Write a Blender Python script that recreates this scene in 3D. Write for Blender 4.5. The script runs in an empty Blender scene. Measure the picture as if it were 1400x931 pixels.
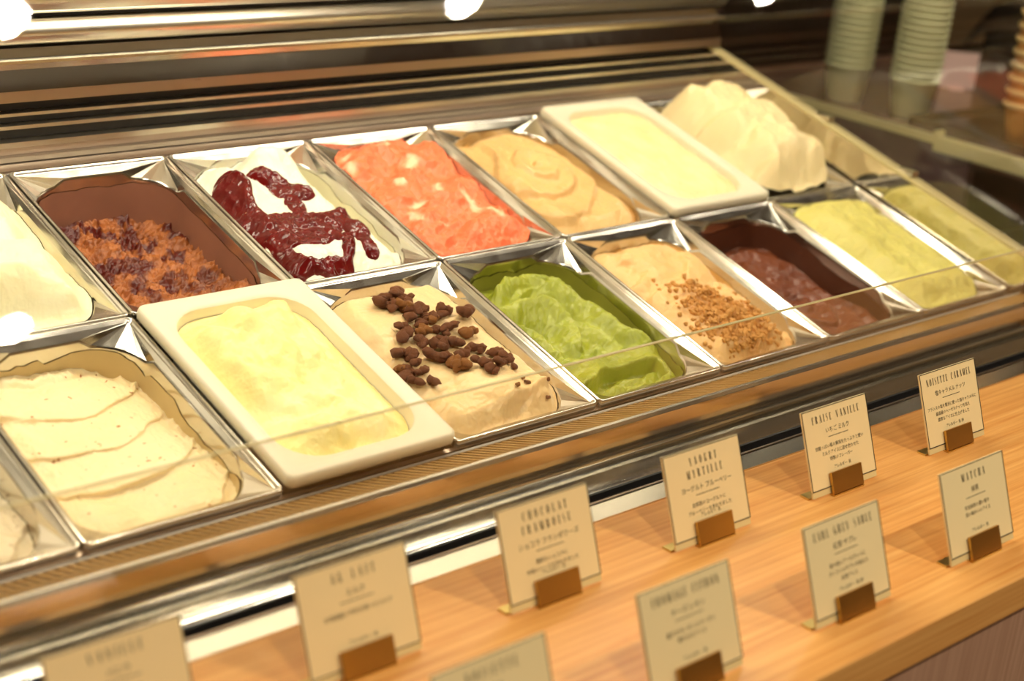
import bpy, bmesh, math, random
import numpy as np
from mathutils import Matrix, Vector

# ------------------------------------------------------------------ camera, world, light, exposure
scn = bpy.context.scene
COL = scn.collection
cam_d = bpy.data.cameras.new('camera'); cam = bpy.data.objects.new('camera', cam_d); COL.objects.link(cam)
RIGHT = Vector((0.74339593, -0.66226813, 0.09361316))
DOWN = Vector((-0.17238133, -0.32494039, -0.92989162))
FWD = Vector((0.64625628, 0.67514048, -0.35572202))
CAM = Vector((-0.63841043, -0.89556485, 0.55317035))
cam.matrix_world = Matrix(((RIGHT.x, -DOWN.x, -FWD.x, CAM.x), (RIGHT.y, -DOWN.y, -FWD.y, CAM.y),
                           (RIGHT.z, -DOWN.z, -FWD.z, CAM.z), (0, 0, 0, 1)))
cam_d.sensor_width = 36.0; cam_d.lens = 2189.36 / 1400 * 36; cam_d.clip_start = .02
cam_d.dof.use_dof = True; cam_d.dof.focus_distance = 1.44; cam_d.dof.aperture_fstop = 4.0
scn.camera = cam
world = bpy.data.worlds.new('world'); scn.world = world; world.use_nodes = True
world.node_tree.nodes['Background'].inputs[0].default_value = (1, .85, .66, 1)
world.node_tree.nodes['Background'].inputs[1].default_value = 0.0
scn.view_settings.view_transform = 'Standard'; scn.view_settings.look = 'None'
scn.view_settings.gamma = 1; scn.view_settings.use_curve_mapping = False
scn.view_settings.exposure = 0.72
def area(name, loc, direction, sx, sy, power, col=(1, .86, .66)):
    d = bpy.data.lights.new(name, 'AREA'); d.shape = 'DISK'; d.size = sx; d.energy = power; d.color = col
    o = bpy.data.objects.new(name, d); COL.objects.link(o); o.location = loc
    o.rotation_euler = Vector(direction).to_track_quat('-Z', 'Y').to_euler(); return o
CANOPY_STRENGTH = 16.0
DOWNLIGHT_POWER = 7.0
DOWNLIGHT_GLOW = 45.0

# ------------------------------------------------------------------ helpers
random.seed(4)
ALPHA = math.radians(15)          # the wells slope down towards the customer
CA, SA = math.cos(ALPHA), math.sin(ALPHA)
W, L = .168, .2434
TILT = Matrix.Rotation(ALPHA, 4, 'X')
def P(u, v, n): return (u, v * CA - n * SA, v * SA + n * CA)
def S(r, g, b):
    f = lambda c: (c / 255 / 12.92) if c / 255 <= .04045 else ((c / 255 + .055) / 1.055) ** 2.4
    return (f(r), f(g), f(b), 1)

def mesh_obj(name, verts, faces, mat, parent=None, smooth=False, loc=None):
    me = bpy.data.meshes.new(name); me.from_pydata([tuple(v) for v in verts], [], faces); me.update()
    if mat is not None: me.materials.append(mat)
    if smooth: me.polygons.foreach_set('use_smooth', [True] * len(me.polygons))
    o = bpy.data.objects.new(name, me); COL.objects.link(o)
    if parent is not None: o.parent = parent
    if loc is not None: o.location = loc
    return o
def bm_obj(name, bm, mat, parent=None, smooth=False, loc=None):
    me = bpy.data.meshes.new(name); bm.to_mesh(me); bm.free()
    me.materials.append(mat)
    if smooth: me.polygons.foreach_set('use_smooth', [True] * len(me.polygons))
    o = bpy.data.objects.new(name, me); COL.objects.link(o)
    if parent is not None: o.parent = parent
    if loc is not None: o.location = loc
    return o
def empty(name, loc=(0, 0, 0), rot=None):
    o = bpy.data.objects.new(name, None); COL.objects.link(o); o.location = loc; o.empty_display_size = .05
    if rot: o.rotation_euler = rot
    return o
def tag(o, label, cat, group=None, kind=None):
    o['label'] = label
    if cat: o['category'] = cat
    if group: o['group'] = group
    if kind: o['kind'] = kind
    return o
def box(name, x0, x1, y0, y1, z0, z1, mat, parent=None, bevel=0.0, tilt=False):
    bm = bmesh.new(); bmesh.ops.create_cube(bm, size=1)
    for v in bm.verts:
        v.co = Vector(((x0 + x1) / 2 + v.co.x * (x1 - x0), (y0 + y1) / 2 + v.co.y * (y1 - y0), (z0 + z1) / 2 + v.co.z * (z1 - z0)))
    if bevel: bmesh.ops.bevel(bm, geom=bm.edges[:], offset=bevel, segments=2, affect='EDGES', profile=.5)
    if tilt:
        for v in bm.verts: v.co = TILT @ v.co
    return bm_obj(name, bm, mat, parent, smooth=False)
def extrude_profile(name, prof, x0, x1, mat, parent=None, smooth=False):
    n = len(prof)
    vs = [(x0, y, z) for y, z in prof] + [(x1, y, z) for y, z in prof]
    fs = [(i, (i + 1) % n, n + (i + 1) % n, n + i) for i in range(n)] + [tuple(range(n))[::-1], tuple(range(n, 2 * n))]
    o = mesh_obj(name, vs, fs, mat, parent)
    bm = bmesh.new(); bm.from_mesh(o.data); bmesh.ops.recalc_face_normals(bm, faces=bm.faces[:]); bm.to_mesh(o.data); bm.free()
    if smooth:
        for p in o.data.polygons: p.use_smooth = len(p.vertices) == 4
    return o
def lathe(name, prof, seg, mat, parent=None, loc=None, smooth=True, cap=True):
    vs = []; fs = []
    for r, z in prof:
        for k in range(seg):
            a = 2 * math.pi * k / seg; vs.append((r * math.cos(a), r * math.sin(a), z))
    for i in range(len(prof) - 1):
        for k in range(seg):
            k2 = (k + 1) % seg; fs.append((i * seg + k, i * seg + k2, (i + 1) * seg + k2, (i + 1) * seg + k))
    if cap: fs.append(tuple(range(seg))[::-1])
    return mesh_obj(name, vs, fs, mat, parent, smooth, loc)

# ------------------------------------------------------------------ materials
def new_mat(name):
    m = bpy.data.materials.new(name); m.use_nodes = True
    nt = m.node_tree; return m, nt, nt.nodes['Principled BSDF'], nt.nodes['Material Output']
def principled(name, col, rough=.5, metal=0.0, bump=0.0, bscale=200, var=0.0, vscale=20, coat=0.0, sss=0.0, spec=.5, stretch=(1, 1, 1)):
    m, nt, b, out = new_mat(name)
    b.inputs['Base Color'].default_value = col; b.inputs['Roughness'].default_value = rough
    b.inputs['Metallic'].default_value = metal; b.inputs['Coat Weight'].default_value = coat
    b.inputs['Specular IOR Level'].default_value = spec
    if sss:
        b.inputs['Subsurface Weight'].default_value = sss; b.inputs['Subsurface Radius'].default_value = (1, .7, .4); b.inputs['Subsurface Scale'].default_value = .006
    tc = nt.nodes.new('ShaderNodeTexCoord'); mp = nt.nodes.new('ShaderNodeMapping'); mp.inputs['Scale'].default_value = stretch
    nt.links.new(tc.outputs['Object'], mp.inputs[0])
    if var:
        nz = nt.nodes.new('ShaderNodeTexNoise'); nz.inputs['Scale'].default_value = vscale; nz.inputs['Detail'].default_value = 4
        nt.links.new(mp.outputs[0], nz.inputs['Vector'])
        mx = nt.nodes.new('ShaderNodeMix'); mx.data_type = 'RGBA'
        mx.inputs[6].default_value = tuple(c * (1 - var) for c in col[:3]) + (1,); mx.inputs[7].default_value = tuple(min(1, c * (1 + var)) for c in col[:3]) + (1,)
        nt.links.new(nz.outputs[0], mx.inputs[0]); nt.links.new(mx.outputs[2], b.inputs['Base Color'])
    if bump:
        nz = nt.nodes.new('ShaderNodeTexNoise'); nz.inputs['Scale'].default_value = bscale; nz.inputs['Detail'].default_value = 5
        nt.links.new(mp.outputs[0], nz.inputs['Vector'])
        bp = nt.nodes.new('ShaderNodeBump'); bp.inputs['Strength'].default_value = bump; bp.inputs['Distance'].default_value = .002
        nt.links.new(nz.outputs[0], bp.inputs['Height']); nt.links.new(bp.outputs[0], b.inputs['Normal'])
    return m
def metal_mat(name, col, rough, brush=(1, 1, 1), var=.06):
    m, nt, b, out = new_mat(name)
    b.inputs['Base Color'].default_value = col; b.inputs['Metallic'].default_value = 1.0
    tc = nt.nodes.new('ShaderNodeTexCoord'); mp = nt.nodes.new('ShaderNodeMapping'); mp.inputs['Scale'].default_value = brush
    nz = nt.nodes.new('ShaderNodeTexNoise'); nz.inputs['Scale'].default_value = 60; nz.inputs['Detail'].default_value = 3
    mr = nt.nodes.new('ShaderNodeMapRange'); mr.inputs['To Min'].default_value = max(0.02, rough - var); mr.inputs['To Max'].default_value = rough + var
    nt.links.new(tc.outputs['Object'], mp.inputs[0]); nt.links.new(mp.outputs[0], nz.inputs['Vector'])
    nt.links.new(nz.outputs[0], mr.inputs[0]); nt.links.new(mr.outputs[0], b.inputs['Roughness'])
    return m
def gelato_mat(name, c1, c2, rough=.45, rough2=None, nscale=40, nmix=.35, bump=.35, bscale=350, sss=.25, speck=None, speck_amt=.69, speck_scale=170):
    """c1 -> c2 by the 'mask' attribute of the mesh (ripple of another flavour) plus fine noise"""
    m, nt, b, out = new_mat(name)
    N, LK = nt.nodes.new, nt.links.new
    tc = N('ShaderNodeTexCoord'); at = N('ShaderNodeAttribute'); at.attribute_name = 'mask'
    nz = N('ShaderNodeTexNoise'); nz.inputs['Scale'].default_value = nscale; nz.inputs['Detail'].default_value = 6; LK(tc.outputs['Object'], nz.inputs['Vector'])
    ma = N('ShaderNodeMath'); ma.operation = 'MULTIPLY_ADD'; LK(nz.outputs[0], ma.inputs[0]); ma.inputs[1].default_value = nmix
    sb = N('ShaderNodeMath'); sb.operation = 'SUBTRACT'; LK(at.outputs['Fac'], sb.inputs[0]); sb.inputs[1].default_value = nmix * .5
    LK(sb.outputs[0], ma.inputs[2]); ma.use_clamp = True
    mx = N('ShaderNodeMix'); mx.data_type = 'RGBA'; LK(ma.outputs[0], mx.inputs[0]); mx.inputs[6].default_value = c1; mx.inputs[7].default_value = c2
    col = mx.outputs[2]
    if speck:
        n2 = N('ShaderNodeTexNoise'); n2.inputs['Scale'].default_value = speck_scale; n2.inputs['Detail'].default_value = 1; LK(tc.outputs['Object'], n2.inputs['Vector'])
        gt = N('ShaderNodeMath'); gt.operation = 'GREATER_THAN'; gt.inputs[1].default_value = speck_amt; LK(n2.outputs[0], gt.inputs[0])
        m2 = N('ShaderNodeMix'); m2.data_type = 'RGBA'; LK(gt.outputs[0], m2.inputs[0]); LK(col, m2.inputs[6]); m2.inputs[7].default_value = speck; col = m2.outputs[2]
    LK(col, b.inputs['Base Color'])
    if rough2 is not None:
        mr = N('ShaderNodeMapRange'); LK(ma.outputs[0], mr.inputs[0]); mr.inputs['To Min'].default_value = rough; mr.inputs['To Max'].default_value = rough2; LK(mr.outputs[0], b.inputs['Roughness'])
    else: b.inputs['Roughness'].default_value = rough
    if sss:
        b.inputs['Subsurface Weight'].default_value = sss; b.inputs['Subsurface Radius'].default_value = (1, .75, .45); b.inputs['Subsurface Scale'].default_value = .005
    nb = N('ShaderNodeTexNoise'); nb.inputs['Scale'].default_value = bscale; nb.inputs['Detail'].default_value = 5; LK(tc.outputs['Object'], nb.inputs['Vector'])
    bp = N('ShaderNodeBump'); bp.inputs['Strength'].default_value = bump; bp.inputs['Distance'].default_value = .0012
    LK(nb.outputs[0], bp.inputs['Height']); LK(bp.outputs[0], b.inputs['Normal'])
    return m
def glass_mat(name, tint=(1, 1, 1, 1), gain=1.0):
    m, nt, b, out = new_mat(name); nt.nodes.remove(b)
    t = nt.nodes.new('ShaderNodeBsdfTransparent'); t.inputs[0].default_value = tint
    g = nt.nodes.new('ShaderNodeBsdfGlossy'); g.inputs['Roughness'].default_value = 0.0
    f = nt.nodes.new('ShaderNodeLayerWeight'); f.inputs['Blend'].default_value = .5
    mx = nt.nodes.new('ShaderNodeMixShader')
    pw = nt.nodes.new('ShaderNodeMath'); pw.operation = 'POWER'; pw.inputs[1].default_value = 5
    mu = nt.nodes.new('ShaderNodeMath'); mu.operation = 'MULTIPLY_ADD'; mu.inputs[1].default_value = .96 * gain; mu.inputs[2].default_value = .04 * gain
    nt.links.new(f.outputs['Facing'], pw.inputs[0]); nt.links.new(pw.outputs[0], mu.inputs[0]); nt.links.new(mu.outputs[0], mx.inputs[0])
    nt.links.new(t.outputs[0], mx.inputs[1]); nt.links.new(g.outputs[0], mx.inputs[2]); nt.links.new(mx.outputs[0], out.inputs[0])
    return m
def emit_mat(name, col, strength):
    m, nt, b, out = new_mat(name)
    b.inputs['Base Color'].default_value = (.8, .8, .8, 1)
    b.inputs['Emission Color'].default_value = col; b.inputs['Emission Strength'].default_value = strength
    return m
def wood_mat(name, c1, c2, scale=(1.2, 60, 60), rough=.35, bump=.05):
    m, nt, b, out = new_mat(name); N, LK = nt.nodes.new, nt.links.new
    tc = N('ShaderNodeTexCoord'); mp = N('ShaderNodeMapping'); mp.inputs['Scale'].default_value = scale; LK(tc.outputs['Object'], mp.inputs[0])
    nz = N('ShaderNodeTexNoise'); nz.inputs['Scale'].default_value = 4; nz.inputs['Detail'].default_value = 6; nz.inputs['Distortion'].default_value = .4; LK(mp.outputs[0], nz.inputs['Vector'])
    n2 = N('ShaderNodeTexNoise'); n2.inputs['Scale'].default_value = 22; n2.inputs['Detail'].default_value = 3; LK(mp.outputs[0], n2.inputs['Vector'])
    av = N('ShaderNodeMath'); av.operation = 'MULTIPLY_ADD'; LK(n2.outputs[0], av.inputs[0]); av.inputs[1].default_value = .35; LK(nz.outputs[0], av.inputs[2])
    mr = N('ShaderNodeMapRange'); LK(av.outputs[0], mr.inputs[0]); mr.inputs['From Min'].default_value = .4; mr.inputs['From Max'].default_value = .95
    mx = N('ShaderNodeMix'); mx.data_type = 'RGBA'; LK(mr.outputs[0], mx.inputs[0]); mx.inputs[6].default_value = c1; mx.inputs[7].default_value = c2
    LK(mx.outputs[2], b.inputs['Base Color']); b.inputs['Roughness'].default_value = rough
    bp = N('ShaderNodeBump'); bp.inputs['Strength'].default_value = bump; bp.inputs['Distance'].default_value = .001; LK(av.outputs[0], bp.inputs['Height']); LK(bp.outputs[0], b.inputs['Normal'])
    return m

M = dict(
    steel=metal_mat('pan_steel', (.62, .59, .53, 1), .17),
    mirror=metal_mat('polished_steel', (.80, .76, .68, 1), .07, var=.02),
    brushed=metal_mat('brushed_aluminium', (.80, .76, .67, 1), .30, brush=(.4, 8, 8)),
    chrome=metal_mat('rail_aluminium', (.88, .86, .80, 1), .22, brush=(.4, 8, 8), var=.03),
    bronze=metal_mat('bronze_steel', (.55, .44, .36, 1), .30, brush=(.4, 8, 8)),
    black=principled('black_rubber', (.006, .005, .005, 1), .5),
    darkgap=principled('black_door_gasket', (.012, .010, .008, 1), .45),
    well=principled('well_liner', (.30, .28, .25, 1), .5),
    grille=metal_mat('grille_bronze', (.42, .31, .19, 1), .4),
    slat=principled('grille_slat', S(196, 156, 96), .4, metal=.4),
    whiteplastic=principled('white_plastic', S(226, 218, 194), .42, sss=.1),
    wood=wood_mat('counter_wood', S(216, 140, 66), S(248, 190, 112)),
    fascia=wood_mat('fascia_wood', S(178, 134, 108), S(206, 164, 138), scale=(60, 60, 1.5)),
    paper=principled('card_paper', S(240, 218, 166), .7, var=.03),
    ink=principled('card_ink', S(40, 30, 20), .7),
    sleeve=principled('acrylic_strip', S(226, 205, 150), .2),
    brass=metal_mat('brass', (.62, .36, .10, 1), .34),
    brassfoot=metal_mat('brass_foot', (.70, .52, .18, 1), .3),
    glass=glass_mat('thin_glass'),
    glass2=glass_mat('guard_glass', (.965, .955, .93, 1), 1.3),
    glassedge=principled('glass_edge', S(206, 190, 140), .25),
    nut=principled('praline', S(146, 84, 42), .5, bump=.9, bscale=420, var=.5, vscale=90),
    nut2=principled('praline_golden', S(184, 116, 48), .45, bump=.9, bscale=420, var=.4, vscale=90),
    crumb=principled('caramel_crumb', S(208, 150, 74), .55, bump=.8, bscale=500, var=.3, vscale=120),
    cup=principled('paper_cup', S(236, 236, 190), .5),
    cone=principled('wafer_cone', S(202, 140, 66), .6, bump=.5, bscale=150, var=.15, vscale=60),
    conerim=principled('wafer_rim', S(236, 206, 140), .55),
    pink=principled('pink_paper', S(250, 214, 206), .7),
    amber=principled('amber_tray', S(70, 44, 18), .2),
    topbrown=principled('side_counter_top', S(126, 92, 76), .22, var=.1, vscale=8),
    purple=principled('side_counter_panel', S(96, 72, 72), .4),
    pale=principled('side_counter_edge', S(206, 194, 140), .35),
    wallbrown=wood_mat('wall_wood', S(40, 26, 17), S(58, 38, 25), scale=(1, 30, 30), rough=.5),
    wallcream=principled('wall_paint', S(196, 160, 112), .8),
    ceil=principled('ceiling_paint', S(120, 96, 70), .8),
    floor=principled('floor_tile', S(60, 44, 32), .5, var=.2, vscale=3),
    appliance=principled('dark_appliance', S(28, 28, 24), .4),
    cloth=principled('taupe_cloth', S(96, 80, 62), .85),
    whitepanel=principled('white_enamel', S(238, 234, 222), .45),
    canopylight=emit_mat('canopy_diffuser', (1, .90, .68, 1), CANOPY_STRENGTH),
    lamp=emit_mat('downlight_glow', (1, .97, .92, 1), DOWNLIGHT_GLOW),
)

# ------------------------------------------------------------------ the room
def struct(name, *a):
    o = box(name, *a); o['kind'] = 'structure'; return o
struct('floor', -4, 4.2, -4, 2.3, -1.05, -.95, M['floor'])
struct('ceiling', -4, 4.2, -4, 2.3, 1.75, 1.85, M['ceil'])
wb = struct('wall_back', -4, 4.2, 2.3, 2.4, -.95, 1.75, M['wallbrown'])
struct('wall_right', 4.2, 4.3, -4, 2.3, -.95, 1.75, M['wallcream'])
struct('wall_left', -4.1, -4, -4, 2.3, -.95, 1.75, M['wallcream'])
struct('wall_front', -4, 4.2, -4.1, -4, -.95, 1.75, M['wallcream'])
for k in range(11):
    z0 = -.94 + k * .244
    b_ = box('board', -3.98, 4.18, 2.285, 2.3, z0, z0 + .236, M['wallbrown'], wb)
# recessed downlights
for j, (x, y) in enumerate([(-.43, -1.16), (.68, -1.16), (1.79, -1.17), (2.89, -1.18), (.9, -2.1)]):
    t = empty('downlight_offscreen', (x, y, 1.75))
    if y > -1.5: tag(t, 'round recessed ceiling downlight in the row over the customer side', 'ceiling light', 'downlights over the customer side')
    else: tag(t, 'round recessed ceiling downlight standing apart from the row, nearer the front wall', 'ceiling light')
    lathe('rim', [(.060, -.004), (.050, -.012), (.042, -.004), (.042, 0), (.060, 0), (.060, -.004)], 32, M['brushed'], t, cap=False)
    lathe('bulb_face_offscreen', [(.040, -.0035), (.038, -.005), (.0, -.0055)], 32, M['lamp'], t)
    a_ = area('downlight_beam_offscreen', (x, y, 1.735), (0, 0, -1), .08, .08, DOWNLIGHT_POWER, (1, .88, .66))

# ------------------------------------------------------------------ display case
X0, X1 = -.95, 6 * W + .012
case = tag(empty('display_case', (0, 0, -.9)), 'long glass-fronted steel ice cream display case with sloping wells', 'display case')
def cpart(o): o.parent = case; o.location = Vector(o.location) + Vector((0, 0, .9)); return o
def cbox(name, *a, **k): return cpart(box(name, *a, **k))
def cprof(name, prof, m, x0=X0, x1=X1, smooth=False): return cpart(extrude_profile(name, prof, x0, x1, m, None, smooth))
# well under the pans
def tilted(pts): return [(P(0, v, n)[1], P(0, v, n)[2]) for v, n in pts]
cprof('well_floor', tilted([(-.004, -.15), (2 * L + .004, -.15), (2 * L + .004, -.135), (-.004, -.135)]), M['well'])
cprof('well_front', tilted([(-.012, -.15), (-.004, -.15), (-.004, -.006), (-.012, -.006)]), M['well'])
cprof('well_back', tilted([(2 * L + .004, -.15), (2 * L + .010, -.15), (2 * L + .010, -.006), (2 * L + .004, -.006)]), M['well'])
for v, d in ((0, .0038), (L - .003, .006), (2 * L - .0038, .0038)):
    cprof('support_bar', tilted([(v, -.013), (v + d, -.013), (v + d, -.0082), (v, -.0082)]), M['bronze'])
# front: air grille, mirror face, ledge, rail, slot, strip
cprof('grille_plate', [(-.006, -.0145), (-.0565, .0030), (-.0565, -.003), (-.006, -.0205)], M['grille'])
gr = cprof('air_grille', [(-.006, -.0065), (-.009, -.0055), (-.009, -.012), (-.006, -.012)], M['grille'])
sl_me = None
sx = X0 + .05
g0, g1 = (-.0085, -.0062), (-.0555, .0106)
nsl = 0
while sx < X1 - .004:
    if sl_me is None:
        vs = []
        for (y, z) in (g0, g1):
            vs += [(0, y, z - .0003), (.0034, y, z - .0003), (.0034, y, z + .0006), (0, y, z + .0006)]
        s_ = mesh_obj('slat', vs, [(0, 1, 2, 3), (7, 6, 5, 4), (0, 4, 5, 1), (1, 5, 6, 2), (2, 6, 7, 3), (3, 7, 4, 0)], M['slat'], gr); sl_me = s_.data
    else:
        s_ = bpy.data.objects.new('slat', sl_me); COL.objects.link(s_); s_.parent = gr
    s_.location = (sx, 0, 0); sx += .0076; nsl += 1
cprof('grille_edge', [(-.0555, .004), (-.0555, .0125), (-.0575, .0138), (-.0605, .0135), (-.0605, .010)], M['chrome'])
cprof('mirror_face', [(-.0565, .010), (-.0588, .0105), (-.0652, -.0226), (-.0565, -.0226)], M['mirror'])
cprof('sill_ledge', [(-.0570, -.027), (-.0570, -.0224), (-.0735, -.0238), (-.0735, -.027)], M['chrome'])
rp = [(-.0737, -.030), (-.0737, -.0212), (-.0752, -.0196), (-.0925, -.0212), (-.0945, -.0218), (-.0958, -.0228), (-.0965, -.0245), (-.0965, -.030)]
cprof('front_rail', rp, M['chrome'], smooth=True)
cprof('slot_liner', [(-.0965, -.034), (-.0965, -.028), (-.1165, -.028), (-.1165, -.034)], M['black'])
cprof('brush_strip', [(-.0972, -.028), (-.0972, -.0215), (-.1000, -.0215), (-.1000, -.028)], M['black'])
cprof('slot_divider', [(-.1085, -.028), (-.1085, -.0222), (-.1105, -.0222), (-.1105, -.028)], M['bronze'])
cprof('metal_strip', [(-.1165, -.026), (-.1165, -.0195), (-.1368, -.0195), (-.1368, -.026)], M['chrome'])
# front glass: upright guard and leaning upper pane
cbox('guard_glass', X0, X1 - .006, -.0728, -.0700, -.0236, .0862, M['glass2'])
cbox('guard_glass_edge', X0, X1 - .006, -.0729, -.0699, .0860, .0868, M['glassedge'])
a30 = math.radians(30); gy, gz = -.069, .0892
t30 = (math.sin(a30), math.cos(a30)); h_up = .52
up = [(gy, gz), (gy + t30[0] * h_up, gz + t30[1] * h_up)]
up2 = [(up[1][0] + .003, up[1][1] - .0017), (gy + .003, gz - .0017)]
cprof('upper_glass', up + up2, M['glass'], x1=X1 - .006)
# end wall (polished steel kerb) and end glass
def yz_plate(name, pts, x0, x1, m): return cpart(extrude_profile(name, pts, x0, x1, m))
wl = [(-.012, -.03), (2 * L + .05, -.03), (2 * L + .05, .041), (-.012, .041)]
yz_plate('end_wall', tilted(wl), X1 - .008, X1 + .006, M['mirror'])
yz_plate('end_wall_cap', tilted([(-.012, .041), (2 * L + .05, .041), (2 * L + .05, .0445), (-.012, .0445)]), X1 - .010, X1 + .008, M['glassedge'])
e0, e1 = tilted([(-.012, .0447), (2 * L + .05, .0447)])
yz_plate('end_glass', [e0, e1, (e1[0], .60), (.19, .60), (-.055, .10)], X1 - .002, X1 + .002, M['glass'])
yz_plate('end_glass_edge', [(e1[0], e1[1]), (e1[0] + .005, e1[1]), (e1[0] + .005, .60), (e1[0], .60)], X1 - .003, X1 + .003, M['glassedge'])
for vv, nm in ((.33, 'clip'), (.19, 'clip')):
    yy, zz = P(0, vv, .0447)[1:]
    cbox('glass_clip', X1 - .006, X1 + .006, yy - .012, yy + .012, zz - .001, zz + .005, M['chrome'])
# back frame, stacked long rails behind the wells
yb = .5
def zb(v): return v
ys, zs = P(0, 2 * L + .006, -.004)[1:]
cprof('back_shelf', [(ys, zs - .006), (ys, zs), (yb - .001, .1255), (yb - .001, .118)], M['bronze'])
def rail(name, z0, z1, m, y=yb, d=.03, proud=0.0): return cprof(name, [(y - proud, z0), (y - proud, z1), (y + d, z1), (y + d, z0)], m)
rail('sliding_track', .1262, .1310, M['brushed'], proud=.004)
rail('track_channel', .1312, .1395, M['bronze'], proud=-.004)
rail('sliding_track', .1397, .1450, M['brushed'], proud=.003)
rail('black_channel', .1452, .1566, M['darkgap'], proud=-.012)
rail('track_lip', .1568, .1602, M['brushed'])
rail('black_channel', .1604, .1690, M['darkgap'], proud=-.012)
rail('track_lip', .1692, .1722, M['brushed'])
rail('black_channel', .1724, .1838, M['darkgap'], proud=-.012)
rail('lower_trim', .1840, .1945, M['bronze'], proud=.006)
cprof('back_beam', [(yb - .006, .1947), (yb + .006, .2205), (yb + .03, .2205), (yb + .03, .1947)], M['mirror'])
rail('beam_lip', .2207, .2235, M['chrome'], proud=.008)
cprof('upper_panel', [(yb + .004, .2237), (yb - .006, .2350), (yb + .03, .2350), (yb + .03, .2237)], M['mirror'])
rail('black_channel', .2352, .2375, M['darkgap'], proud=-.006)
cprof('upper_rail', [(yb - .004, .2377)] + [(yb - .004 - .006 * math.sin(math.pi * k / 8), .2377 + .0225 * k / 8) for k in range(1, 8)] + [(yb - .004, .2602), (yb + .03, .2602), (yb + .03, .2377)], M['brushed'], smooth=True)
rail('black_channel', .2604, .2660, M['darkgap'], proud=-.008)
cprof('upper_rail', [(yb - .004, .2662)] + [(yb - .004 - .006 * math.sin(math.pi * k / 8), .2662 + .03 * k / 8) for k in range(1, 8)] + [(yb - .004, .2962), (yb + .03, .2962), (yb + .03, .2662)], M['brushed'], smooth=True)
rail('upper_back', .2964, .58, M['brushed'], d=.03)
# unlit white panel for the rail to mirror, and canopy out of the picture above
cprof('white_back_panel', [(yb - .03, .305), (yb - .03, .430), (yb - .002, .430), (yb - .002, .305)], M['whitepanel'])
cbox('canopy', X0, X1, .215, yb + .06, .602, .625, M['brushed'])
cbox('canopy_light_offscreen', X0 + .02, X1 - .02, .212, .262, .588, .6018, M['canopylight'])
box_ = cbox('case_body', X0, X1 + .006, -.05, .56, -.9, -.16, M['bronze'])

# ------------------------------------------------------------------ wooden counter in front
wc = tag(empty('wooden_counter', (0, -.25, -.95)), 'honey coloured wooden counter ledge along the case front, holding the flavour cards', 'counter')
def wpart(o): o.parent = wc; o.location = Vector((0, .25, .95)); return o
wpart(box('counter_top', X0, 2.3, -.381, -.1372, -.052, -.02, M['wood'], bevel=.0012))
wpart(box('fascia', X0, 2.3, -.378, -.150, -.95, -.0525, M['fascia']))

# ------------------------------------------------------------------ numpy noise and the ice cream surfaces
def vn(x, y, s=0.0):
    ix, iy = np.floor(x), np.floor(y); fx, fy = x - ix, y - iy
    fx = fx * fx * fx * (fx * (fx * 6 - 15) + 10); fy = fy * fy * fy * (fy * (fy * 6 - 15) + 10)
    def h(a, b):
        t = np.sin(a * 127.1 + b * 311.7 + s * 74.7) * 43758.5453; return t - np.floor(t)
    return (h(ix, iy) * (1 - fx) + h(ix + 1, iy) * fx) * (1 - fy) + (h(ix, iy + 1) * (1 - fx) + h(ix + 1, iy + 1) * fx) * fy
def fbm(x, y, s=0.0, o=4):
    t = 0; a = .5; n = 0
    for k in range(o):
        t = t + a * vn(x + 13.7 * k, y + 7.1 * k, s + k); n += a; a *= .5
        x, y = (x * 1.6 + y * 1.2), (y * 1.6 - x * 1.2)
    return t / n
def ridged(x, y, s=0.0, o=4):
    t = 0; a = .5; n = 0
    for k in range(o):
        t = t + a * (1 - np.abs(2 * vn(x + 3.3 * k, y + 9.1 * k, s + k) - 1)) ** 2; n += a; a *= .5
        x, y = (x * 1.6 + y * 1.2), (y * 1.6 - x * 1.2)
    return t / n
def sst(a, b, x):
    t = np.clip((x - a) / (b - a), 0, 1); return t * t * (3 - 2 * t)
def saw(p, drop=.22):
    f = p - np.floor(p); return np.where(f < 1 - drop, sst(0, 1, f / (1 - drop)), 1 - sst(0, 1, (f - 1 + drop) / drop))
def bumpf(x, y, cx, cy, rx, ry, ang=0):
    c, s_ = math.cos(ang), math.sin(ang); dx, dy = x - cx, y - cy
    u, v = (dx * c + dy * s_) / rx, (-dx * s_ + dy * c) / ry; return np.exp(-(u * u + v * v))

CAV = dict(hw=.0730, hl=.1080, r=.043)
WCAV = dict(hw=.0655, hl=.1025, r=.0342)
def cavity_grid(cav, NX, NY):
    s_, t_ = np.meshgrid(np.linspace(-1, 1, NX), np.linspace(-1, 1, NY))
    hw, hl, r = cav['hw'], cav['hl'], cav['r']
    # spread rows finer near the ends so that the round corners stay smooth
    t_ = np.sin(t_ * math.pi / 2) * .35 + t_ * .65
    y = t_ * hl; d = np.clip(np.abs(y) - (hl - r), 0, r)
    w = hw - r + np.sqrt(np.maximum(r * r - d * d, 0)); x = s_ * w
    e = np.minimum(w - np.abs(x), hl - np.abs(y))
    return x, y, e
def shrink(n): return 1 - np.clip((-n - .0125) / .0825, 0, 1) * .05
def grid_faces(NX, NY):
    return [(j * NX + i, j * NX + i + 1, (j + 1) * NX + i + 1, (j + 1) * NX + i) for j in range(NY - 1) for i in range(NX - 1)]
FIELDS = {}
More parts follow.
